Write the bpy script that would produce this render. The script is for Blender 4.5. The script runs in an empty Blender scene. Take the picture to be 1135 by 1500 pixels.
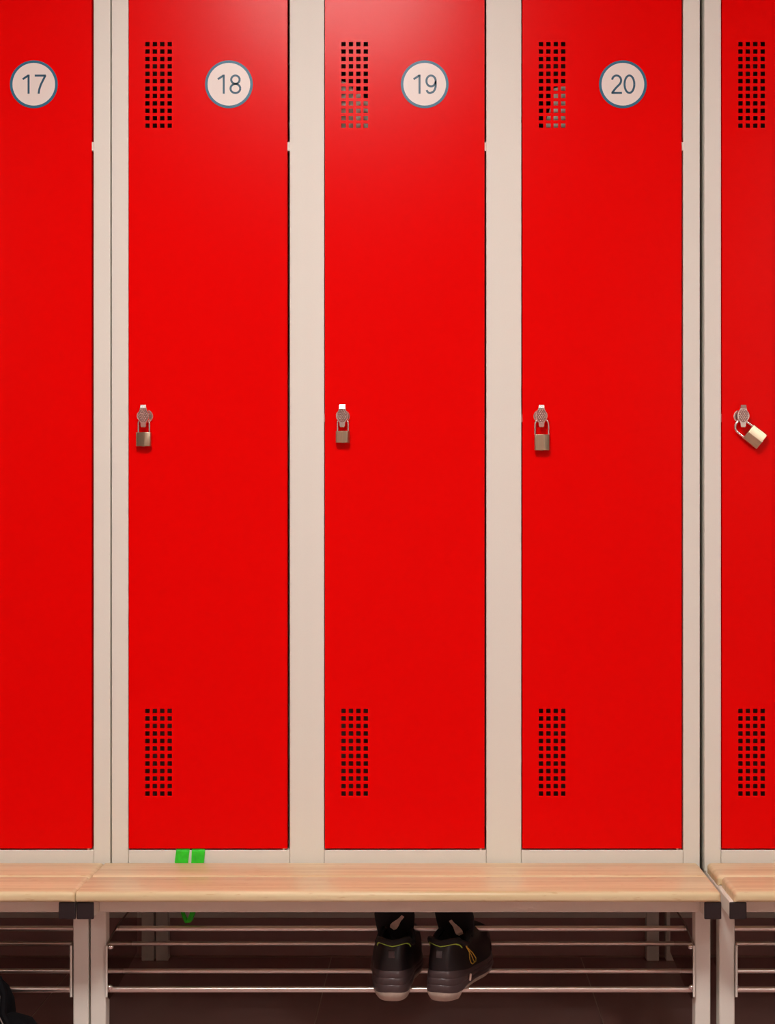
import bpy, bmesh, math, random
from mathutils import Vector, Matrix
random.seed(7)
C = bpy.context.scene
COL = C.collection
PI = math.pi

# ------------------------------------------------------------------ camera
K = 1 / 720.0            # metres per pixel in the plane of the locker fronts (y = 0)
CX, CY = 640.0, 785.0    # principal point of the cropped photograph
D, H = 3.3, 1.013        # camera distance from the locker fronts, camera height
cam_d = bpy.data.cameras.new('camera')
cam = bpy.data.objects.new('camera', cam_d); COL.objects.link(cam)
cam.location = (0, -D, H); cam.rotation_euler = (PI / 2, 0, 0)
cam_d.sensor_fit = 'VERTICAL'; cam_d.sensor_height = 36; cam_d.sensor_width = 36 * 1135 / 1500
cam_d.lens = D / K / 1500 * 36
cam_d.shift_x = (567.5 - CX) / 1500; cam_d.shift_y = (CY - 750) / 1500
cam_d.clip_start = 0.05
C.camera = cam

# ------------------------------------------------------------------ world, exposure
w = bpy.data.worlds.new('world'); C.world = w; w.use_nodes = True
w.node_tree.nodes['Background'].inputs[0].default_value = (0.05, 0.045, 0.042, 1)
w.node_tree.nodes['Background'].inputs[1].default_value = 1.0
C.view_settings.view_transform = 'Standard'; C.view_settings.look = 'None'
C.view_settings.gamma = 1; C.view_settings.use_curve_mapping = False
C.view_settings.exposure = 0.0
LAMP = 63.0              # radiance of the ceiling panels
LAMPS = [(-0.31, -1.90, 1.0), (-3.0, -1.90, 0.05), (2.6, -1.90, 0.12), (-2.7, -4.10, 0.16), (2.35, -4.10, 0.58)]  # the pair behind the camera is unseen, added to even out the fall-off
CEIL = 2.78

def PX(px, r=1.0): return (px - CX) * K * r
def PZ(py, r=1.0): return H - (py - CY) * K * r
def PY(r): return (r - 1) * D

# ------------------------------------------------------------------ materials
def srgb(r, g, b):
    f = lambda c: (c / 255 / 12.92) if c / 255 <= 0.04045 else ((c / 255 + 0.055) / 1.055) ** 2.4
    return (f(r), f(g), f(b), 1)
def mat(name, col, rough=0.5, metal=0.0, spec=0.5, coat=0.0, noise=0.0, scale=300, bump=0.0, bscale=900, emit=None, stretch=None, coat_rough=0.1):
    m = bpy.data.materials.new(name); m.use_nodes = True
    nt = m.node_tree; b = nt.nodes['Principled BSDF']
    b.inputs['Base Color'].default_value = col
    b.inputs['Roughness'].default_value = rough; b.inputs['Metallic'].default_value = metal
    b.inputs['Specular IOR Level'].default_value = spec
    b.inputs['Coat Weight'].default_value = coat; b.inputs['Coat Roughness'].default_value = coat_rough
    if emit:
        b.inputs['Emission Color'].default_value = (1, 0.95, 0.92, 1); b.inputs['Emission Strength'].default_value = emit
    tc = nt.nodes.new('ShaderNodeTexCoord'); mp = nt.nodes.new('ShaderNodeMapping')
    nt.links.new(tc.outputs['Object'], mp.inputs[0])
    if stretch: mp.inputs['Scale'].default_value = stretch
    if noise:
        n = nt.nodes.new('ShaderNodeTexNoise'); n.inputs['Scale'].default_value = scale; n.inputs['Detail'].default_value = 3
        mx = nt.nodes.new('ShaderNodeMix'); mx.data_type = 'RGBA'
        nt.links.new(mp.outputs[0], n.inputs['Vector']); nt.links.new(n.outputs['Fac'], mx.inputs['Factor'])
        mx.inputs[6].default_value = tuple(max(0, c * (1 - noise)) for c in col[:3]) + (1,)
        mx.inputs[7].default_value = tuple(min(1, c * (1 + noise)) for c in col[:3]) + (1,)
        nt.links.new(mx.outputs[2], b.inputs['Base Color'])
    if bump:
        n2 = nt.nodes.new('ShaderNodeTexNoise'); n2.inputs['Scale'].default_value = bscale; n2.inputs['Detail'].default_value = 2
        bp = nt.nodes.new('ShaderNodeBump'); bp.inputs['Strength'].default_value = bump; bp.inputs['Distance'].default_value = 0.0006
        nt.links.new(tc.outputs['Object'], n2.inputs['Vector']); nt.links.new(n2.outputs['Fac'], bp.inputs['Height'])
        nt.links.new(bp.outputs[0], b.inputs['Normal'])
    return m
M = {}
M['red'] = mat('red_powder_coat', (0.86, 0.0, 0.0, 1), 0.235, spec=0.11, noise=0.02, scale=60, bump=0.12, bscale=700)
M['beige'] = mat('beige_powder_coat', srgb(235, 232, 221), 0.5, spec=0.3, noise=0.025, scale=420, bump=0.12, bscale=800)
M['inside'] = mat('locker_interior_paint', srgb(150, 140, 130), 0.6, noise=0.05)
M['black_plastic'] = mat('black_plastic', srgb(34, 24, 26), 0.5, noise=0.1)
M['steel'] = mat('brushed_steel', (0.86, 0.80, 0.74, 1), 0.30, metal=1, noise=0.05, scale=200)
M['chrome'] = mat('cast_chrome', (0.92, 0.89, 0.85, 1), 0.20, metal=1, noise=0.05, scale=300)
M['recess'] = mat('knurl_recess_shade', (0.42, 0.28, 0.25, 1), 0.32, metal=1, noise=0.05)  # darker, redder colour stands in for reflection contrast between the knurls
M['plate'] = mat('smoked_steel_plate', (0.42, 0.37, 0.35, 1), 0.07, metal=1, noise=0.08, scale=40)
M['brass'] = mat('nickel_brass', (0.62, 0.52, 0.36, 1), 0.3, metal=1, noise=0.2, scale=30, stretch=(30, 30, 1.0))
M['disc_white'] = mat('number_disc_white', srgb(238, 227, 219), 0.4, noise=0.02)
M['disc_ring'] = mat('number_disc_teal', srgb(20, 104, 132), 0.4, noise=0.05)
M['disc_ink'] = mat('number_ink', srgb(30, 84, 108), 0.4, noise=0.05)
M['green'] = mat('green_ribbon', srgb(50, 216, 40), 0.6, noise=0.4, scale=70)
M['shoe_black'] = mat('black_shoe_fabric', srgb(18, 15, 17), 0.7, noise=0.3, scale=120, bump=0.5, bscale=1500)
M['shoe_leather'] = mat('black_shoe_leather', srgb(24, 19, 21), 0.42, noise=0.2, scale=60, bump=0.3, bscale=600)
M['midsole'] = mat('dark_rubber', srgb(72, 58, 58), 0.3, noise=0.15, scale=60)
M['outsole'] = mat('grey_rubber', srgb(186, 170, 155), 0.6, noise=0.15, scale=80)
M['piping'] = mat('lime_piping', srgb(185, 225, 80), 0.6, noise=0.2, scale=100)
M['yellow'] = mat('yellow_stitch', srgb(205, 165, 60), 0.6, noise=0.1)
M['tag'] = mat('pale_tag', srgb(240, 205, 190), 0.7, noise=0.3, scale=90)
M['bag'] = mat('black_nylon', srgb(6, 5, 8), 0.8, spec=0.15, noise=0.2, bump=0.4, bscale=1200)
M['bag_edge'] = mat('grey_webbing_edge', srgb(120, 110, 106), 0.5, noise=0.2)
M['cloth'] = mat('grey_cloth', srgb(238, 234, 215), 0.9, noise=0.1, scale=40, bump=0.5, bscale=900)
M['tile'] = mat('brown_grey_tile', srgb(180, 144, 138), 0.26, noise=0.08, scale=12, spec=0.4)
M['grout'] = mat('grout', srgb(196, 170, 156), 0.8, noise=0.1)
M['wall'] = mat('wall_paint', srgb(122, 108, 102), 0.85, noise=0.03, scale=20)
M['wall_pink'] = mat('pale_wall_paint', srgb(196, 160, 157), 0.85, noise=0.03, scale=20)
M['white'] = mat('white_paint', srgb(215, 205, 195), 0.8, noise=0.02, scale=20)
M['diffuser'] = mat('lamp_diffuser', (0.9, 0.9, 0.9, 1), 0.5, noise=0.01, emit=LAMP)

def wood_material():
    m = bpy.data.materials.new('varnished_beech'); m.use_nodes = True
    nt = m.node_tree; b = nt.nodes['Principled BSDF']
    L = nt.links.new
    tc = nt.nodes.new('ShaderNodeTexCoord')
    def noise(scale, sx, sy, sz, det=4):
        mp = nt.nodes.new('ShaderNodeMapping'); mp.inputs['Scale'].default_value = (sx, sy, sz)
        n = nt.nodes.new('ShaderNodeTexNoise'); n.inputs['Scale'].default_value = scale; n.inputs['Detail'].default_value = det
        L(tc.outputs['Object'], mp.inputs[0]); L(mp.outputs[0], n.inputs['Vector']); return n
    n1 = noise(22, 0.12, 3.0, 1.5)
    r1 = nt.nodes.new('ShaderNodeValToRGB')
    r1.color_ramp.elements[0].position = 0.30; r1.color_ramp.elements[0].color = srgb(214, 190, 143)
    r1.color_ramp.elements[1].position = 0.72; r1.color_ramp.elements[1].color = srgb(238, 220, 178)
    L(n1.outputs['Fac'], r1.inputs[0])
    n2 = noise(160, 0.25, 1.2, 1.2, 1)       # the short brown flecks of beech
    r2 = nt.nodes.new('ShaderNodeValToRGB')
    r2.color_ramp.elements[0].position = 0.66; r2.color_ramp.elements[0].color = (1, 1, 1, 1)
    r2.color_ramp.elements[1].position = 0.76; r2.color_ramp.elements[1].color = (0.72, 0.56, 0.42, 1)
    L(n2.outputs['Fac'], r2.inputs[0])
    mx = nt.nodes.new('ShaderNodeMix'); mx.data_type = 'RGBA'; mx.blend_type = 'MULTIPLY'; mx.inputs['Factor'].default_value = 0.55
    L(r1.outputs[0], mx.inputs[6]); L(r2.outputs[0], mx.inputs[7]); L(mx.outputs[2], b.inputs['Base Color'])
    b.inputs['Roughness'].default_value = 0.38; b.inputs['Coat Weight'].default_value = 0.15; b.inputs['Coat Roughness'].default_value = 0.22
    b.inputs['Specular IOR Level'].default_value = 0.25
    return m
M['wood'] = wood_material()

# ------------------------------------------------------------------ mesh helpers
class MB:
    def __init__(s): s.v = []; s.f = []; s.m = []; s.mi = 0
    def face(s, idx): s.f.append(idx); s.m.append(s.mi)
    def box(s, x0, x1, y0, y1, z0, z1):
        n = len(s.v)
        s.v += [(x, y, z) for z in (z0, z1) for y in (y0, y1) for x in (x0, x1)]
        for q in ((0, 2, 3, 1), (4, 5, 7, 6), (0, 1, 5, 4), (2, 6, 7, 3), (0, 4, 6, 2), (1, 3, 7, 5)):
            s.face([n + i for i in q])
        return s
    def rings(s, rings, closed=True, cap0=True, cap1=True):
        n = len(s.v); k = len(rings[0])
        for r in rings: s.v += [tuple(p) for p in r]
        for i in range(len(rings) - 1):
            for j in range(k if closed else k - 1):
                a = n + i * k + j; b = n + i * k + (j + 1) % k
                s.face([a, b, b + k, a + k])
        if cap0: s.face([n + j for j in range(k)][::-1])
        if cap1: s.face([n + (len(rings) - 1) * k + j for j in range(k)])
        return s
    def tube(s, pts, r, n=10, cap=True):
        pts = [Vector(p) for p in pts]; rs = []
        up = None
        for i, p in enumerate(pts):
            t = (pts[min(i + 1, len(pts) - 1)] - pts[max(i - 1, 0)]).normalized()
            if up is None:
                up = Vector((0, 0, 1)) if abs(t.z) < 0.9 else Vector((0, 1, 0))
            a = t.cross(up).normalized(); b = a.cross(t).normalized(); up = b
            rr = r[i] if isinstance(r, (list, tuple)) else r
            rs.append([p + a * (rr * math.cos(2 * PI * j / n)) + b * (rr * math.sin(2 * PI * j / n)) for j in range(n)])
        return s.rings(rs, cap0=cap, cap1=cap)
    def prism(s, poly, y0, y1):          # polygon in x,z pushed through y
        return s.rings([[(x, y0, z) for x, z in poly], [(x, y1, z) for x, z in poly]])
    def prismz(s, poly, z0, z1):         # polygon in x,y pushed through z
        return s.rings([[(x, y, z0) for x, y in poly], [(x, y, z1) for x, y in poly]])
    def ribbon2d(s, pts, wdt, y):        # flat stroke in the x,z plane at depth y (print)
        P = [Vector((p[0], p[1])) for p in pts]; L = []; R = []
        for i, p in enumerate(P):
            t = (P[min(i + 1, len(P) - 1)] - P[max(i - 1, 0)]).normalized()
            nrm = Vector((-t.y, t.x))
            k = wdt / 2
            if 0 < i < len(P) - 1:
                t1 = (P[i] - P[i - 1]).normalized(); c = max(0.35, abs(t.dot(t1))); k /= c
            L.append(p + nrm * k); R.append(p - nrm * k)
        for i in range(len(P) - 1):
            n = len(s.v)
            s.v += [(q.x, y, q.y) for q in (L[i], R[i], R[i + 1], L[i + 1])]
            s.face([n, n + 1, n + 2, n + 3])
        return s
    def mesh(s, name, mats, smooth=False):
        me = bpy.data.meshes.new(name); me.from_pydata([tuple(v) for v in s.v], [], s.f)
        for q in (mats if isinstance(mats, (list, tuple)) else [mats]): me.materials.append(q)
        for p, mi in zip(me.polygons, s.m): p.material_index = mi
        bm = bmesh.new(); bm.from_mesh(me); bmesh.ops.recalc_face_normals(bm, faces=bm.faces); bm.to_mesh(me); bm.free()
        if smooth:
            for p in me.polygons: p.use_smooth = True
            me.set_sharp_from_angle(angle=math.radians(38))
        me.update(); return me

def obj(name, me, parent=None, loc=(0, 0, 0), rot=(0, 0, 0), bevel=0, seg=2, **props):
    if isinstance(me, tuple): me = me[0].mesh(name, me[1], me[2] if len(me) > 2 else False)
    o = bpy.data.objects.new(name, me); COL.objects.link(o)
    o.location = loc; o.rotation_euler = rot
    if parent: o.parent = parent
    if bevel:
        b = o.modifiers.new('bevel', 'BEVEL'); b.width = bevel; b.segments = seg; b.limit_method = 'ANGLE'; b.angle_limit = 0.6
        for p in me.polygons: p.use_smooth = True
        me.set_sharp_from_angle(angle=math.radians(35)) if seg < 3 else None
    for k, v in props.items(): o[k] = v
    return o
def empty(name, loc, label, category, group=None, rot=(0, 0, 0)):
    o = bpy.data.objects.new(name, None); COL.objects.link(o); o.location = loc; o.rotation_euler = rot
    o.empty_display_size = 0.05
    o['label'] = label; o['category'] = category
    if group: o['group'] = group
    return o

# ------------------------------------------------------------------ the room
def struct(name, me, parent=None, **k):
    return obj(name, me, parent, kind='structure', **k)
RX0, RX1, RY0, RY1 = -3.6, 3.6, -4.9, 0.62
fl = struct('floor', (MB().box(RX0, RX1, RY0, RY1, -0.06, -0.0009), M['grout']))
tile_me = MB().box(-0.2985, 0.2985, -0.2985, 0.2985, -0.008, 0.0).mesh('tile', M['tile'])
tx0 = -0.254 - 0.6 * 5
for i in range(11):
    for j in range(10):
        cx = tx0 + 0.6 * i + 0.3; cy = 0.60 - 0.6 * j - 0.3 + 0.0
        if cx - 0.3 < RX0 - 0.01 or cx + 0.3 > RX1 + 0.01 or cy - 0.3 < RY0 - 0.01: continue
        obj('tile', tile_me, fl, loc=(cx, cy, 0))
struct('ceiling', (MB().box(RX0, RX1, RY0, RY1, CEIL, CEIL + 0.1), M['white']))
struct('wall_back', (MB().box(RX0, RX1, RY1, RY1 + 0.1, -0.06, CEIL), M['wall_pink']))
struct('wall_left', (MB().box(RX0 - 0.1, RX0, RY0, RY1, -0.06, CEIL), M['wall']))
struct('wall_right', (MB().box(RX1, RX1 + 0.1, RY0, RY1, -0.06, CEIL), M['wall']))
struct('wall_front', (MB().box(RX0, RX1, RY0 - 0.1, RY0, -0.06, CEIL), M['white']))

pan = MB().box(-0.165, 0.165, RY0 + 0.001, RY0 + 0.02, 0.38, 2.16).mesh('red_panel', M['red'])
wf = [o for o in bpy.data.objects if o.name == 'wall_front'][0]
for i in (-1.62, 0.80): obj('red_panel', pan, wf, loc=(i, 0, 0))      # unseen red locker fronts opposite, placed to redden the padlock reflections
lamp_names = ['nearest the lockers at the centre', 'nearest the lockers at the left', 'nearest the lockers at the right',
              'added behind the camera as fill at the left', 'added behind the camera as fill at the right']
for (lx, ly, k), nm in zip(LAMPS, lamp_names):
    t = empty('ceiling_light', (lx, ly, CEIL), 'square white ceiling light panel ' + nm, 'ceiling light', 'ceiling light panels')
    fb = MB()
    for a, b_, c, d_ in ((-0.32, 0.32, -0.32, -0.29), (-0.32, 0.32, 0.29, 0.32), (-0.32, -0.29, -0.29, 0.29), (0.29, 0.32, -0.29, 0.29)):
        fb.box(a, b_, c, d_, -0.030, 0)
    obj('frame', (fb, M['white']), t)
    dm = M['diffuser'] if k == 1.0 else mat('lamp_diffuser_dim', (0.9, 0.9, 0.9, 1), 0.5, noise=0.01, emit=LAMP * k)
    obj('diffuser', (MB().box(-0.29, 0.29, -0.29, 0.29, -0.022, -0.012), dm), t)

# ------------------------------------------------------------------ lockers
U = 861.5 * K                                  # unit width
BASE = 0.331                                   # top of the bench frame that carries the lockers
ZT = 2.21                                      # top of the lockers
DOOR_B, DOOR_T = PZ(1242.5), 2.172
OPEN_B, OPEN_T = PZ(1245.2), 2.176
DOORS = [(25.5, 257.5), (312.5, 546.0), (601.5, 834.5)]       # pixel offsets from the left edge of the unit
STILES = [(0, 24.5), (260.7, 311.3), (548.7, 600.1), (837.0, 861.5)]
HOLE = 6.4 * K
def door_mesh(wd):
    """sheet steel door with two perforated fields, local x from the left edge, z absolute minus BASE"""
    hx = [27.2 + 10.85 * i for i in range(4)]
    hz = [65 + 10.85 * i for i in range(12)] + [1041.3 + 11.0 * i for i in range(12)]
    xs = [(0.0, 0)]; holes_x = set()
    for h in hx:
        holes_x.add(len(xs)); xs += [(h * K - HOLE / 2, 1), (h * K + HOLE / 2, 0)]
    xs.append((wd, 0)); X = [a for a, _ in xs]
    Z = [DOOR_B]; holes_z = set()
    for h in sorted((PZ(y) for y in hz)):
        holes_z.add(len(Z)); Z += [h - HOLE / 2, h + HOLE / 2]
    Z.append(DOOR_T)
    y0, y1 = -0.0020, -0.0006
    b = MB(); nx, nz = len(X), len(Z)
    vid = {}
    for s_, y in ((0, y0), (1, y1)):
        for i in range(nx):
            for j in range(nz):
                vid[s_, i, j] = len(b.v); b.v.append((X[i], y, Z[j] - BASE))
    hole = lambda i, j: i in holes_x and j in holes_z
    for i in range(nx - 1):
        for j in range(nz - 1):
            if hole(i, j):
                for (a, c) in (((i, j), (i + 1, j)), ((i + 1, j), (i + 1, j + 1)), ((i + 1, j + 1), (i, j + 1)), ((i, j + 1), (i, j))):
                    b.face([vid[(0,) + a], vid[(0,) + c], vid[(1,) + c], vid[(1,) + a]])
            else:
                b.face([vid[0, i, j], vid[0, i + 1, j], vid[0, i + 1, j + 1], vid[0, i, j + 1]])
                b.face([vid[1, i, j + 1], vid[1, i + 1, j + 1], vid[1, i + 1, j], vid[1, i, j]])
    # folded edges
    e = 0.018
    for j in range(nz - 1):
        for i in (0, nx - 1): b.face([vid[0, i, j], vid[0, i, j + 1], vid[1, i, j + 1], vid[1, i, j]])
    for i in range(nx - 1):
        for j in (0, nz - 1): b.face([vid[0, i, j], vid[0, i + 1, j], vid[1, i + 1, j], vid[1, i, j]])
    zb, zt = DOOR_B - BASE, DOOR_T - BASE
    b.box(0.0002, 0.0016, y1, e, zb, zt); b.box(wd - 0.0016, wd - 0.0002, y1, e, zb, zt)
    b.box(0.0018, wd - 0.0018, y1, e, zb, zb + 0.0014); b.box(0.0018, wd - 0.0018, y1, e, zt - 0.0014, zt)
    return b.mesh('door', M['red'])
DM = {}

# numerals as strokes in a box 0.6 wide and 1 high
def arc(cx, cz, rx, rz, a0, a1, n=20):
    return [(cx + rx * math.cos(math.radians(a0 + (a1 - a0) * i / n)), cz + rz * math.sin(math.radians(a0 + (a1 - a0) * i / n))) for i in range(n + 1)]
GL = {
    '1': [[(0.05, 0.76), (0.36, 0.965)], [(0.36, 1.0), (0.36, 0.0)]],
    '7': [[(0.02, 0.95), (0.60, 0.95)], [(0.585, 0.97), (0.46, 0.72), (0.34, 0.48), (0.26, 0.24), (0.22, 0.0)]],
    '8': [arc(0.31, 0.74, 0.22, 0.215, 0, 360, 32), arc(0.31, 0.275, 0.255, 0.235, 0, 360, 32)],
    '9': [arc(0.30, 0.67, 0.24, 0.285, -20, 340, 32), [(0.54, 0.67)] + arc(0.26, 0.46, 0.285, 0.42, 8, -62, 14) + arc(0.24, 0.25, 0.17, 0.21, -62, -165, 10)],
    '2': [arc(0.30, 0.70, 0.235, 0.255, 172, -28, 20) + [(0.46, 0.50), (0.26, 0.30), (0.06, 0.045)], [(0.03, 0.045), (0.58, 0.045)]],
    '0': [arc(0.31, 0.50, 0.255, 0.455, 0, 360, 36)],
}
def disc_mesh(txt):
    b = MB(); n = 48; R = 35.0 * K; R2 = 31.2 * K
    circ = lambda r, y: [(r * math.cos(2 * PI * i / n), y, r * math.sin(2 * PI * i / n)) for i in range(n)]
    b.mi = 0; b.rings([circ(R, -0.0021), circ(R, -0.0030), circ(R2, -0.0030)], cap1=False)
    b.mi = 1; b.rings([circ(R2, -0.0030), circ(R2 * 0.5, -0.0030)], cap0=False)
    hgt = 28.0 * K
    b.mi = 2
    for ch, ox in zip(txt, (-0.63, 0.03)):
        for st in GL[ch]:
            b.ribbon2d([((ox + x) * hgt, (z - 0.5) * hgt) for x, z in st], 3.0 * K, -0.0032)
    return b.mesh('number_disc', [M['disc_ring'], M['disc_white'], M['disc_ink']])

def fitting_mesh(shift):
    """turn fitting: rosette on the door, neck, and a knurled tab that swings in front of it (all in pixel units)"""
    b = MB()
    def cyl(cx, cz, r, ya, yb, n=28, r2=None):
        r2 = r if r2 is None else r2
        b.rings([[((cx + r * math.cos(2 * PI * i / n)) * K, ya, (cz + r * math.sin(2 * PI * i / n)) * K) for i in range(n)],
                 [((cx + r2 * math.cos(2 * PI * i / n)) * K, yb, (cz + r2 * math.sin(2 * PI * i / n)) * K) for i in range(n)]])
    cyl(shift, 0, 9.6, -0.0016, -0.0050); cyl(shift, 0, 8.2, -0.0050, -0.0062, r2=7.6)
    cyl(0, -6, 2.0, -0.0050, -0.0175, 14)
    out = [(-4.2, 16.2), (-4.8, 12.5), (-5.6, 9.0)]
    out += [(9.4 * math.cos(math.radians(a)) , 9.4 * math.sin(math.radians(a))) for a in range(132, 236, 8)]
    out += [(-4.2, -10.5), (-3.9, -15.2), (-2.8, -16.8)]
    full = out + [(-x, z) for x, z in out[::-1]]
    big = [(x * K, z * K) for x, z in full]; sm = [(x * 0.93 * K, z * 0.965 * K) for x, z in full]
    b.rings([[(x, -0.0150, z) for x, z in big], [(x, -0.0180, z) for x, z in big], [(x, -0.0190, z) for x, z in sm]])
    # bright bent head of the tab
    b.rings([[(-4.3 * K, -0.0188, 10.2 * K), (4.3 * K, -0.0188, 10.2 * K), (4.3 * K, -0.0188, 16.2 * K), (-4.3 * K, -0.0188, 16.2 * K)],
             [(-4.1 * K, -0.0218, 10.8 * K), (4.1 * K, -0.0218, 10.8 * K), (3.9 * K, -0.0197, 15.8 * K), (-3.9 * K, -0.0197, 15.8 * K)]])
    b.mi = 1
    b.rings([[(7.1 * math.cos(2 * PI * i / 28) * K, y, (9.6 * math.sin(2 * PI * i / 28) + 0.2) * K) for i in range(28)] for y in (-0.0189, -0.01915)])
    b.mi = 0
    for r in range(-4, 5):
        for c in range(-3, 4):
            x = (c + (0.5 if r % 2 else 0)) * 3.2; z = r * 2.45 + 0.3
            if (x / 6.9) ** 2 + (z / 9.6) ** 2 < 1:
                cyl(x, z, 1.15, -0.0191, -0.0204, 8, 0.75)
    return b.mesh('lock_fitting', [M['chrome'], M['recess']], True)

def make_unit(x0, label, nums, locks):
    t = empty('locker_unit', (x0, 0, BASE), label, 'locker', 'red and beige locker units side by side')
    W = U; zt = ZT - BASE
    body = MB()
    for a, c in ((0, 0.0012), (W - 0.0012, W)): body.box(a, c, 0.0262, 0.5, 0, zt)
    for s0, s1 in STILES[1:3]:
        m = (s0 + s1) / 2 * K; body.box(m - 0.001, m + 0.001, 0.0262, 0.498, 0.002, zt - 0.002)
    body.box(0.0013, W - 0.0013, 0.499, 0.5, 0, zt); body.box(0.0013, W - 0.0013, 0.0262, 0.498, 0, 0.0015)
    body.box(0.0013, W - 0.0013, 0.0262, 0.498, zt - 0.0015, zt)
    obj('body', (body, M['beige']), t)
    for i in range(3):                                   # hat shelf of each compartment
        a = (STILES[i][0] + STILES[i][1]) / 2 * K + 0.003; c = (STILES[i + 1][0] + STILES[i + 1][1]) / 2 * K - 0.003
        if i == 0: a = 0.002
        if i == 2: c = W - 0.002
        obj('shelf', (MB().box(a, c, 0.03, 0.495, PZ(88) - BASE, PZ(88) - BASE + 0.0015), M['inside']), t)
    for s0, s1 in STILES:
        obj('stile', (MB().box(s0 * K, s1 * K, 0, 0.026, 0.0, zt), M['beige']), t, bevel=0.0012)
    for i in range(3):
        a, c = STILES[i][1] * K + 0.0004, STILES[i + 1][0] * K - 0.0004
        obj('bottom_rail', (MB().box(a, c, 0.0003, 0.026, 0.0, OPEN_B - BASE), M['beige']), t, bevel=0.0012)
        obj('top_rail', (MB().box(a, c, 0.0003, 0.026, OPEN_T - BASE, zt), M['beige']), t, bevel=0.0012)
    for i, (a, c) in enumerate(DOORS):
        wd = round((c - a) * K, 5)
        if wd not in DM: DM[wd] = door_mesh(wd)
        d = obj('door', DM[wd], t, loc=(a * K, 0, 0))
        if nums[i]:
            px = {'17': 50, '18': 335.5, '19': 622, '20': 912}[nums[i]]
            obj('number_disc', disc_mesh(nums[i]), d, loc=((px - CX) * K - x0 - a * K, 0, PZ(124) - BASE), label='white disc with a teal rim reading ' + nums[i])
        fx, sh = locks[i] if locks[i] else (26.0, 0)
        obj('lock_fitting', fitting_mesh(sh), d, loc=(fx * K, 0, PZ(610) - BASE), label='chrome turn fitting with a knurled tab')
        # hinge lug in the right hand gap, pivot pin at the foot, latch bolt in the left hand gap
        hb = MB().box(wd - 0.0014, STILES[i + 1][0] * K - a * K + 0.0008, 0.0012, 0.014, PZ(220.5) - BASE, PZ(208) - BASE)
        obj('hinge_lug', (hb, M['beige']), d)
        pin = MB().tube([(wd - 0.008, 0.004, OPEN_B - BASE - 0.001), (wd - 0.008, 0.004, DOOR_B - BASE + 0.002)], 0.003, 10)
        obj('pivot_pin', (pin, M['steel'], True), d)
        lb = MB().box(-0.0045, 0.001, 0.004, 0.012, PZ(618) - BASE, PZ(606) - BASE)
        obj('latch_bolt', (lb, M['steel']), d)
    return t

make_unit((161.5 - 861.5 - CX) * K, 'locker unit cut off by the photo edge, its red door numbered 17', (None, None, '17'), (None, None, None))
make_unit((163.5 - CX) * K, 'complete beige locker unit with three red padlocked doors 18, 19, 20', ('18', '19', '20'), ((23.2, 3.0), (26.0, 0.6), (27.2, -1.6)))
make_unit((1031.5 - CX) * K, 'locker unit with an unnumbered strip of red door and a tilted padlock', (None, None, None), ((29.2, -3.0), None, None))

# ------------------------------------------------------------------ padlocks
def padlock(cx, label, w_, h_, legh, sep, rw, ridge, tilt=0.0, yaw=0.0, topy=613.0, t_=13.0):
    """cx: pixel column of the fitting's neck; lengths in pixels; the origin is the top of the shackle loop"""
    t = empty('padlock', (PX(cx), -0.0115, PZ(topy)), label, 'padlock', 'padlocks on the locker doors', rot=(0, 0, 0))
    t.rotation_euler = Matrix.Rotation(tilt, 3, 'Y').to_euler() if not yaw else (0, tilt, yaw)
    r = sep / 2
    path = [(-r, 0, -legh - 2), (-r, 0, -r)] + [(r * math.cos(math.radians(a)), 0, -r + r * math.sin(math.radians(a))) for a in range(165, 14, -15)] + [(r, 0, -r), (r, 0, -legh - 2)]
    obj('shackle', (MB().tube([tuple(c * K for c in p) for p in path], rw * K, 12), M['chrome'], True), t)
    hw = w_ / 2; ht = t_ / 2
    prof = [(-hw + 1, ht * 0.5), (-hw, ht * 0.3), (-hw, -ht * 0.45), (-hw + 0.8, -ht * 0.62), (ridge, -ht), (ridge + 0.6, -ht), (hw - 0.8, -ht * 0.62), (hw, -ht * 0.45), (hw, ht * 0.3), (hw - 1, ht * 0.5)]
    bm_ = MB().prismz([(x * K, y * K) for x, y in prof], (-legh - h_) * K, -legh * K)
    obj('body', (bm_, M['brass']), t, bevel=0.0006)
    kb = MB().tube([(0, 0, (-legh - h_) * K + 0.0005), (0, 0, (-legh - h_ - 0.6) * K)], 3.0 * K, 16)
    obj('keyway', (kb, M['chrome'], True), t)
    return t
padlock(212.3, 'small upright brass padlock hanging on locker door 18, nearest the number 17 door', 22, 20, 21, 16.5, 1.35, 2.5, yaw=math.radians(-6))
padlock(502.6, 'squarest and shortest brass padlock, hanging flat on locker door 19', 20.5, 17, 19, 15.5, 1.3, 6.0, yaw=math.radians(3))
padlock(793.0, 'tallest upright brass padlock with a long shackle, on locker door 20', 22, 23, 24, 20, 1.4, 1.5, yaw=math.radians(6))
p21 = padlock(1087, 'large pale brass padlock swung askew on the door at the right edge', 26, 25, 21, 20.5, 1.9, -1.5, tilt=math.radians(-52), topy=613)
# loop hangs with one corner on the neck: move the whole lock so its body sits where the photo has it
ax = Vector((0.795, -0.606)); mid = Vector((1104.0, -640.0)) - ax * (21 + 12.5)
p21.location = (PX(mid.x), -0.0115, PZ(-mid.y))

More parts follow.
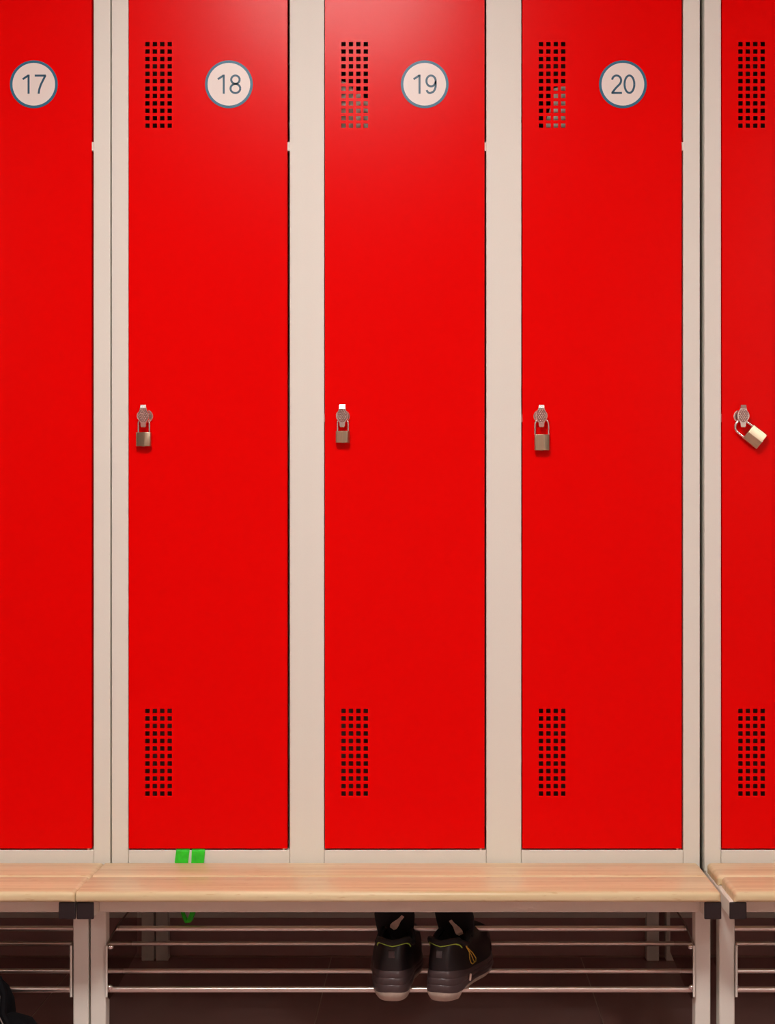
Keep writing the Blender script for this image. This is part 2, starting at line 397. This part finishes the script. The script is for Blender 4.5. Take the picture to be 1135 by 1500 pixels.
# ------------------------------------------------------------------ benches
BW = 1.1995
R_CAP, R_RAIL, R_LEG = 0.916, 0.9316, 0.951
YC, YR, YL = PY(R_CAP), PY(R_RAIL), PY(R_LEG)
YREAR = PY(1.171)
AT, AB = 0.331, 0.300
T = 0.030
def board(xa, xb, ya, yb, za, zb, round_left):
    """board with bullnosed long edges; its ends are bullnosed too, unless round_left is False"""
    def prof(d, rt=0.0092, rb=0.006):
        pts = []
        for cy, cz, r, a0 in ((yb - rt, zb - rt, rt, 0), (ya + rt, zb - rt, rt, 90), (ya + rb, za + rb, rb, 180), (yb - rb, za + rb, rb, 270)):
            for q in range(6):
                a = math.radians(a0 + 18 * q); pts.append((cy + r * math.cos(a), cz + r * math.sin(a)))
        my, mz_ = (ya + yb) / 2, za
        out = []
        for y, z in pts:
            y2 = max(ya + d, min(yb - d, y)); z2 = z - d * max(0, (z - za) / (zb - za)) if d else z
            out.append((y2, z2))
        return out
    R = 0.009; rings = []
    def ring(x, d): return [(x, y, z) for y, z in prof(d)]
    if round_left:
        for q in range(6):
            a = q / 5 * PI / 2; rings.append(ring(xa + R * (1 - math.cos(a)), R * (1 - math.sin(a))))
    else: rings.append(ring(xa, 0.0006)); rings.append(ring(xa + 0.001, 0))
    for q in range(5, -1, -1):
        a = q / 5 * PI / 2; rings.append(ring(xb - R * (1 - math.cos(a)), R * (1 - math.sin(a))))
    return MB().rings(rings)
def make_bench(x0, label, gap_boards=0.0, round_left=True, ends=(0.001, 0.001)):
    t = empty('locker_bench', (x0, 0, 0), label, 'bench', 'wooden benches in front of the lockers')
    # boards
    zb = 0.3508
    for ya, yb, inset in ((-0.1385, -0.0085, 0.0), (-0.2835, -0.1425, gap_boards)):
        obj('seat_board', (board(ends[0] + inset, BW - ends[1], ya, yb, AT + 0.0002, zb, round_left), M['wood'], True), t)
    for sx in (0, BW - T):
        a = obj('side_arm', (MB().box(sx, sx + T, YC + 0.003, YREAR + T, AB, AT), M['beige']), t, bevel=0.002)
        obj('end_cap', (MB().box(sx - 0.001, sx + T + 0.001, YC - 0.001, YC + 0.004, AB - 0.0015, AT - 0.0005), M['black_plastic']), a, bevel=0.002)
        obj('leg', (MB().box(sx, sx + T, YL, YL + 0.036, 0.0, AB), M['beige']), t, bevel=0.002)
        obj('leg', (MB().box(sx, sx + T, YREAR, YREAR + T, 0.0, AB), M['beige']), t, bevel=0.002)
    obj('front_rail', (MB().box(T, BW - T, YR, YR + T, AB - 0.0005, AT - 0.0005), M['beige']), t, bevel=0.002)
    obj('rear_rail', (MB().box(T, BW - T, YREAR + 0.001, YREAR + T - 0.001, 0.102, 0.132), M['beige']), t, bevel=0.002)
    obj('cross_rail', (MB().box(T, BW - T, 0.004, 0.034, AB - 0.0005, AT - 0.0005), M['beige']), t, bevel=0.002)
    # shoe rack: two end plates and four rods
    yf, yb = PY(0.9495), PY(1.043)
    prof = [(yf, PZ(1460, 0.9495)), (yf, PZ(1384, 0.9495)), (PY(0.981), PZ(1355, 0.981)), (yb - 0.02, PZ(1355, 0.981)), (yb, PZ(1355, 0.981) - 0.02), (yb, 0.130), (PY(0.975), 0.112), (yf + 0.02, 0.112)]
    for side, sx in ((0, T + 0.0005), (1, BW - T - 0.0045)):
        pb = MB().rings([[(x, y, z) for y, z in prof] for x in (sx, sx + 0.004)])
        # rolled front edge
        xe = sx + 0.0018
        pl = obj('rack_end_plate', (pb, M['plate']), t, bevel=0.0008)
        eb = MB().tube([(xe, yf - 0.001, PZ(1385, 0.9495)), (xe, yf - 0.001, PZ(1460, 0.9495))], 0.0023, 10)
        obj('edge_trim', (eb, M['beige'], True), pl)
        sg = 1 if side == 0 else -1
        xin = sx + (0.004 if side == 0 else 0)
        for ry, rz in ((PY(0.9575), PZ(1387, 0.9575)), (PY(0.9575) - 0.008, PZ(1450, 0.9495))):
            n = 12; rings = []
            for q in range(5):
                a = q / 4 * PI / 2
                rings.append([(xin + sg * 0.0065 * math.sin(a), ry + 0.0052 * max(math.cos(a), 0.05) * math.cos(2 * PI * j / n), rz + 0.0052 * max(math.cos(a), 0.05) * math.sin(2 * PI * j / n)) for j in range(n)])
            obj('dome_nut', (MB().rings(rings), M['chrome'], True), pl)
    for r, z, rad in ((0.986, 0.2255, 0.0056), (1.026, 0.1620, 0.0052), (0.998, 0.1295, 0.0052), (0.9575, 0.1295, 0.0056)):
        obj('rod', (MB().tube([(T + 0.0045, PY(r), z), (BW - T - 0.0045, PY(r), z)], rad, 18), M['steel'], True), t)
    return t
XB = -0.6705
make_bench(XB - 0.0035 - BW, 'wooden bench before door 17, cut off by the left photo edge', ends=(0.001, -0.0006))
make_bench(XB, 'wide wooden bench shown whole, the pair of shoes on its steel rack', round_left=False, ends=(-0.001, 0.0))
make_bench(0.546, 'wooden bench cut off by the right photo edge, beyond the open gap', 0.006)

# ------------------------------------------------------------------ green ribbon hanging out of locker 18
def ribbon(pts, wd, name='ribbon'):
    """pts: (x, y, z, dir angle of the width in the x,y plane, width factor)"""
    b = MB(); rs = []
    for x, y, z, a, wf in pts:
        dx, dy = math.cos(a) * wd / 2 * wf, math.sin(a) * wd / 2 * wf
        nx, ny = -math.sin(a) * 0.0005, math.cos(a) * 0.0005
        rs.append([(x - dx - nx, y - dy - ny, z), (x + dx - nx, y + dy - ny, z), (x + dx + nx, y + dy + ny, z), (x - dx + nx, y - dy + ny, z)])
    return b.rings(rs)
lp = []
L0, R0 = PX(267.5), PX(290.5); yb_ = -0.0045
seq = [(L0 + 0.001, 0.010, PZ(1239), 0, 1), (L0 + 0.001, 0.002, PZ(1243.6), 0, 1), (L0 + 0.0005, -0.0022, PZ(1247), 0.0, 1), (L0 - 0.002, -0.003, PZ(1262), 0.05, 1), (L0, yb_, PZ(1285), 0.1, 0.95),
       (PX(268.5, 1.0), yb_ - 0.0, PZ(1310), 0.25, 0.8), (PX(268.5), yb_, PZ(1337), 0.9, 0.36), (PX(272), yb_ , PZ(1346), 0.9, 0.40), (PX(275.5), yb_, PZ(1351.0), 0.5, 0.40),
       (PX(278.5), yb_, PZ(1347), 0.1, 0.42), (PX(282.5), yb_, PZ(1337), -0.15, 0.42), (PX(284), yb_, PZ(1312), -0.2, 0.8), (R0 - 0.004, yb_, PZ(1285), -0.1, 0.95), (R0 - 0.001, -0.003, PZ(1262), 0, 0.95), (R0 + 0.0005, -0.0022, PZ(1247), 0, 1), (R0, 0.002, PZ(1243.6), 0, 1), (R0, 0.010, PZ(1239), 0, 1)]
rb = obj('lanyard', (ribbon(seq, 19.5 * K), M['green']))
rb['label'] = 'bright green ribbon loop caught under door 18, dangling behind the bench'; rb['category'] = 'lanyard'

# ------------------------------------------------------------------ cloth seen through the upper slots
def hung_cloth(name, top, bottom, y, label, waves, cat):
    """top: [(px,py)] left to right, hangs down to bottom z"""
    n = 28; m = 14; rings = []
    xs = [top[0][0] + (top[-1][0] - top[0][0]) * i / n for i in range(n + 1)]
    def topz(x):
        for (a, za), (b_, zb_) in zip(top, top[1:]):
            if a <= x <= b_: return za + (zb_ - za) * (x - a) / (b_ - a)
        return top[-1][1]
    F = []
    for i, x in enumerate(xs):
        z0 = PZ(topz(x))
        F.append([(PX(x), y + waves * math.sin(x * 0.21 + j * 0.25) * (0.4 + j / m) + waves * 0.6 * math.sin(x * 0.09 + 1), z0 + (bottom - z0) * (j / m) ** 1.3) for j in range(m + 1)])
    b = MB()
    back = [[(x, yy + 0.006, z) for x, yy, z in col[::-1]] for col in F]
    b.rings([c + d for c, d in zip(F, back)])
    o = obj(name, (b, M['cloth'], True)); o['label'] = label; o['category'] = cat; o['group'] = 'cloths inside the lockers'
    return o
hung_cloth('towel', [(484, 104), (505, 112), (520, 124), (545, 148), (580, 158), (625, 170)], 1.5, 0.045, 'pale cloth inside the middle of the three lockers, bright behind the upper slots', 0.011, 'towel')
hung_cloth('towel', [(800, 172), (808, 150), (814, 118), (832, 112), (860, 120), (900, 150)], 1.5, 0.060, 'dimmer cloth behind the upper slots of the locker next to the gap', 0.006, 'towel')

# ------------------------------------------------------------------ safety shoes
def shoe(x, y, z, yaw, label, mirror, stitched):
    t = empty('shoe', (x, y, z), label, 'shoe', 'pair of black safety shoes', rot=(0, 0, yaw))
    L = 0.276
    s = -1 if mirror else 1
    def outline(u, k=1.0):
        """u in 0..1 round the sole from the heel centre; returns x, y"""
        a = 2 * PI * u
        c = -math.cos(a)                      # -1 heel .. 1 toe
        yy = (c + 1) / 2
        q = abs(math.sin(a))
        wd = 0.0435 + 0.008 * math.sin(PI * min(max((yy - 0.1) / 1.1, 0), 1)) ** 2 - 0.006 * math.exp(-((yy - 0.38) / 0.13) ** 2)
        x_ = math.copysign(wd * q ** 0.62, math.sin(a))
        bend = 0.008 * math.sin(PI * yy) * s
        return x_ * k + bend * (yy > 0) * 0.6, L / 2 + (yy - 0.5) * L * (k * 0.5 + 0.5) if k != 1 else yy * L
    N = 44
    base = [outline(i / N) for i in range(N)]
    ctr = (0.0, L * 0.5)
    def sc(p, k, dz): return (ctr[0] + (p[0] - ctr[0]) * k, ctr[1] + (p[1] - ctr[1]) * (1 - (1 - k) * 0.45), dz)
    # outsole: thin tread with a thicker arched heel block standing proud of the rod
    ob = MB()
    ob.rings([[sc(p, 0.93, 0.0) for p in base], [sc(p, 1.0, 0.004) for p in base], [sc(p, 1.0, 0.009) for p in base]])
    hb = [(px_, py_) for px_, py_ in base if py_ < 0.046]
    hs = sorted(hb, key=lambda p: math.atan2(p[1] - 0.046, p[0]))
    def hring(k, z0, arch): return [(p[0] * k, 0.046 + (p[1] - 0.046) * k, z0 + arch * (1 - (p[0] / 0.043) ** 2)) for p in hs]
    ob.rings([hring(0.84, -0.0145, 0), hring(0.97, -0.0075, 0.0), hring(1.05, -0.0005, 0.0), hring(1.03, 0.002, 0.010), hring(1.0, 0.0035, 0.010)])
    obj('outsole', (ob, M['outsole'], True), t)
    # midsole: ribbed dark rubber, high at the heel
    def mz(p, f): 
        top = 0.034 + 0.010 * math.exp(-(p[1] / 0.05) ** 2) - 0.008 * math.exp(-((p[1] - L) / 0.06) ** 2)
        h_ = min(1, 1.6 * max(0, 1 - p[1] / 0.06)); lo = 0.009 - 0.006 * h_ - 0.008 * h_ * min(1, (p[0] / 0.040) ** 2)
        return lo + (top - lo) * f
    rs = []
    for f, k in ((0, 1.0), (0.12, 1.035), (0.32, 1.03), (0.38, 1.005), (0.44, 1.025), (0.62, 1.02), (0.68, 0.995), (0.74, 1.01), (0.9, 1.0), (1.0, 0.965)):
        rs.append([sc(p, k + 0.02 * (1 - f), mz(p, f)) for p in base])
    obj('midsole', (MB().rings(rs), M['midsole'], True), t)
    # upper: from the midsole edge up to a collar that dips at the ankles
    def rim(i):
        a = 2 * PI * i / N
        c = -math.cos(a); q = math.sin(a)
        yy = 0.012 + (c + 1) / 2 * 0.116
        z_ = 0.090 - 0.012 * (1 - abs(c)) + 0.012 * max(c, 0) + 0.004 * max(-c, 0) * abs(q) * 2
        if c < -0.5: z_ += 0.004 * abs(q)
        return (math.copysign(0.034 * abs(q) ** 0.75, q) + 0.001, yy, z_)
    def upper(i, f, grow=0.0):
        bx_, by_, bz_ = sc(base[i], 0.965, mz(base[i], 1.0)); rx, ry, rz = rim(i)
        toe = max(0, min(1, (by_ - 0.13) / 0.12))
        p = 1.25 + 1.3 * toe
        h = f ** p
        zz = 1 - (1 - f) ** (1 + 0.9 * toe)
        bul = 0.004 * math.sin(PI * f)
        x_ = bx_ + (rx - bx_) * h; y_ = by_ + (ry - by_) * h
        if by_ < 0.03: y_ -= bul * 0.8
        return (x_ * (1 + grow), y_, bz_ + (rz - bz_) * zz)
    M_ = 12
    rs = [[upper(i, f / M_) for i in range(N)] for f in range(M_ + 1)]
    def inner(i, k, z0): rx, ry, rz = rim(i); return (rx * k, 0.07 + (ry - 0.07) * k, z0 if z0 is not None else rz - 0.002)
    rs += [[inner(i, 0.86, None) for i in range(N)], [inner(i, 0.8, 0.06) for i in range(N)], [inner(i, 0.8, 0.04) for i in range(N)]]
    obj('upper', (MB().rings(rs, cap0=False), M['shoe_leather'], True), t)
    # toe cap overlay and side overlays, a little proud of the upper
    tb = MB()
    ring = []
    idx = [i for i in range(N) if base[i][1] > 0.205]
    for f in range(0, 7):
        r_ = []
        for i in idx:
            p = Vector(upper(i, f / M_)); c_ = Vector((0, 0.17, 0.03)); d_ = (p - c_).normalized() * 0.0018
            r_.append(tuple(p + d_))
        ring.append(r_)
    tb.rings(ring, closed=False, cap0=False, cap1=False)
    obj('toe_cap', (tb, M['midsole'], True), t)
    # padded collar roll and piping
    cr = [rim(i) for i in range(N)]
    ring = [[(x_ * 1.0, y_, z_ + 0.006) for x_, y_, z_ in cr]]
    pts = [(x_, y_, z_ + 0.005) for x_, y_, z_ in cr]
    cb = MB(); rs = []
    for j in range(8):
        a = 2 * PI * j / 8
        rs.append([(x_ * (1 + 0.17 * math.cos(a)), 0.07 + (y_ - 0.07) * (1 + 0.10 * math.cos(a)), z_ + 0.006 * math.sin(a)) for x_, y_, z_ in pts])
    rs.append(rs[0])
    cb.rings(rs, cap0=False, cap1=False)
    obj('collar', (cb, M['shoe_black'], True), t)
    seg = [i for i in list(range(N - 8, N)) + list(range(0, 9))]
    pp = []
    for i in seg:
        ux, uy, uz = upper(i, 0.955)
        edge = abs(ux) / 0.034
        pp.append((ux * 1.01, uy - 0.0022, uz + 0.002 - (0.008 * max(0, edge - 0.75) * 4) * 0.6))
    obj('piping', (MB().tube(pp, 0.0011, 8), M['piping'], True), t)
    # tongue: padded flap that rises at the front of the opening, wide and round at its top
    tb = MB(); rs = []
    for k in range(15):
        f = k / 14
        yy = 0.128 - 0.034 * f ** 1.3; zz = 0.066 + 0.092 * f
        hw = 0.028 + 0.012 * math.sin(PI * min(1, f * 0.62 + 0.02)) ** 1.0
        if f > 0.72: hw *= math.sqrt(max(0.02, 1 - ((f - 0.72) / 0.30) ** 2))
        th = 0.0075 * (1 if f < 0.86 else math.sqrt(max(0.05, 1 - ((f - 0.86) / 0.15) ** 2)))
        n = 24
        rs.append([(0.003 * s + hw * math.cos(2 * PI * j / n), yy + th * math.sin(2 * PI * j / n) - 0.006 * (math.cos(2 * PI * j / n)) ** 2 * 1.6, zz) for j in range(n)])
    obj('tongue', (tb.rings(rs), M['shoe_black'], True), t)
    # sewn-in tag on the inner face of the tongue
    lean = 0.62 if mirror else -0.50
    tg = MB(); n = 7; rs = []
    for k in range(n + 1):
        f = k / n
        cx_ = 0.004 * s + math.sin(lean) * (f - 0.5) * 0.040 + (0.006 if mirror else -0.001); zz = 0.118 + (f - 0.5) * 0.034 * math.cos(lean) - (0.004 if mirror else 0.014)
        yy = 0.128 - 0.034 * max(0, ((zz - 0.066) / 0.092)) ** 1.3 - 0.0105 - 0.0015 * math.sin(f * 9)
        hw_ = 0.0075 * (0.72 + 0.28 * math.sin(f * 5.2 + 0.6)) * (0.7 if k in (0, n) else 1)
        dx, dz = math.cos(lean) * hw_, -math.sin(lean) * hw_
        rs.append([(cx_ - dx, yy, zz - dz), (cx_ + dx, yy, zz + dz), (cx_ + dx, yy + 0.0012, zz + dz), (cx_ - dx, yy + 0.0012, zz - dz)])
    obj('inner_tag', (tg.rings(rs), M['tag']), t, label='pale sewn-in tag')
    # heel pull tab
    ub = MB()
    rs = []
    for k in range(6):
        f = 0.56 + 0.055 * k
        ux, uy, uz = upper(0, f)
        rs.append([(-0.0055 - 0.004 * s * 0, uy - 0.0026, uz), (0.0055, uy - 0.0026, uz), (0.0055, uy + 0.001, uz), (-0.0055, uy + 0.001, uz)])
    obj('pull_tab', (ub.rings(rs), M['midsole']), t)
    # laces over the vamp
    for k in range(4):
        yy = 0.142 + 0.016 * k; zz = 0.098 - 0.0125 * k
        lb = MB().tube([(-0.022, yy + 0.004, zz - 0.010), (-0.008, yy, zz - 0.001), (0.008, yy, zz - 0.001), (0.022, yy + 0.004, zz - 0.010)], 0.0022, 8)
        obj('lace', (lb, M['shoe_black'], True), t)
    if stitched:
        # outline motif stitched in yellow on the outer quarter
        def onside(u, v):      # u along the shoe 0..1, v height 0..1 on the right-hand flank
            i = 0; best = 9
            for q in range(1, N // 2):
                d_ = abs(base[q][1] - u)
                if d_ < best: best = d_; i = q
            i2 = i
            f = v; lo, hi = 0, 1
            for _ in range(20):
                m_ = (lo + hi) / 2
                if upper(i2, m_)[2] < v: lo = m_
                else: hi = m_
            a = upper(i2, lo); b2 = upper(i2 + (1 if u > base[i2][1] else -1), lo)
            den = (base[i2 + (1 if u > base[i2][1] else -1)][1] - base[i2][1])
            f = (u - base[i2][1]) / den if den else 0
            p = Vector(a).lerp(Vector(b2), max(0, min(1, f)))
            return (p.x + 0.0022, p.y, v)
        pts = [onside(a, b_) for a, b_ in ((0.110, 0.089), (0.105, 0.078), (0.100, 0.066), (0.089, 0.060), (0.082, 0.053), (0.081, 0.045), (0.086, 0.041), (0.106, 0.042), (0.115, 0.048), (0.118, 0.062), (0.1165, 0.078), (0.113, 0.089))]
        obj('motif', (MB().tube(pts, 0.0010, 6), M['yellow'], True), t, label='yellow stitched outline on the outer side')
        pts = [onside(a, b_) for a, b_ in ((0.099, 0.043), (0.103, 0.060), (0.110, 0.084))]
        obj('motif', (MB().tube(pts, 0.0009, 6), M['yellow'], True), t, label='yellow stitched outline on the outer side')
        for u_, v_ in ((0.060, 0.022), (0.135, 0.024)):
            b_ = MB(); b_.tube([(0.0455, u_, v_ - 0.007), (0.0468, u_ + 0.001, v_ + 0.006)], 0.0022, 8)
            obj('reflector', (b_, M['tag'], True), t, label='small pale reflective dash')
    return t
ZS = 0.1352
shoe(-0.0875, PY(0.9405), ZS, math.radians(-4), 'black safety shoe pointing straight in, lime piping at the heel, beside the splayed one', True, False)
shoe(0.0030, PY(0.9405), ZS, math.radians(-17), 'black safety shoe with toe splayed outward and a yellow stitched outline', False, True)

# ------------------------------------------------------------------ backpack on the floor under the left bench
bp = empty('backpack', (-0.93, -0.30, 0), 'black backpack with a padded strap on the floor under the bench, mostly out of frame', 'backpack')
def blob(cx, cy, rx, ry, z0, z1, n=20, m=8, e=0.5):
    rs = []
    for k in range(m + 1):
        f = k / m
        q = max(0.25, (1 - abs(2 * f - 1) ** 4.0) ** 0.5) if f < 0.5 else max(0.08, (1 - ((f - 0.45) / 0.55) ** 2.6) ** 0.5)
        rs.append([(cx + rx * q * math.copysign(abs(math.cos(2 * PI * j / n)) ** e, math.cos(2 * PI * j / n)), cy + ry * q * math.copysign(abs(math.sin(2 * PI * j / n)) ** e, math.sin(2 * PI * j / n)), z0 + (z1 - z0) * f) for j in range(n)])
    return MB().rings(rs)
obj('bag_body', (blob(0.0, 0.10, 0.120, 0.06, 0, 0.195), M['bag'], True), bp)
obj('side_pocket', (blob(0.135, 0.04, 0.052, 0.05, 0, 0.120, e=0.8), M['bag'], True), bp)
st = [(0.110, 0.03, 0.188), (0.125, 0.015, 0.160), (0.127, 0.0, 0.128), (0.140, -0.012, 0.112), (0.158, -0.016, 0.098), (0.168, -0.012, 0.06), (0.17, 0.0, 0.02)]
obj('strap', (MB().tube(st, [0.007] * 7, 8), M['bag'], True), bp)
obj('strap_edging', (MB().tube([(x_ - 0.006, y_ - 0.007, z_) for x_, y_, z_ in st[1:5]], 0.0012, 6), M['bag_edge'], True), bp, label='grey edging')
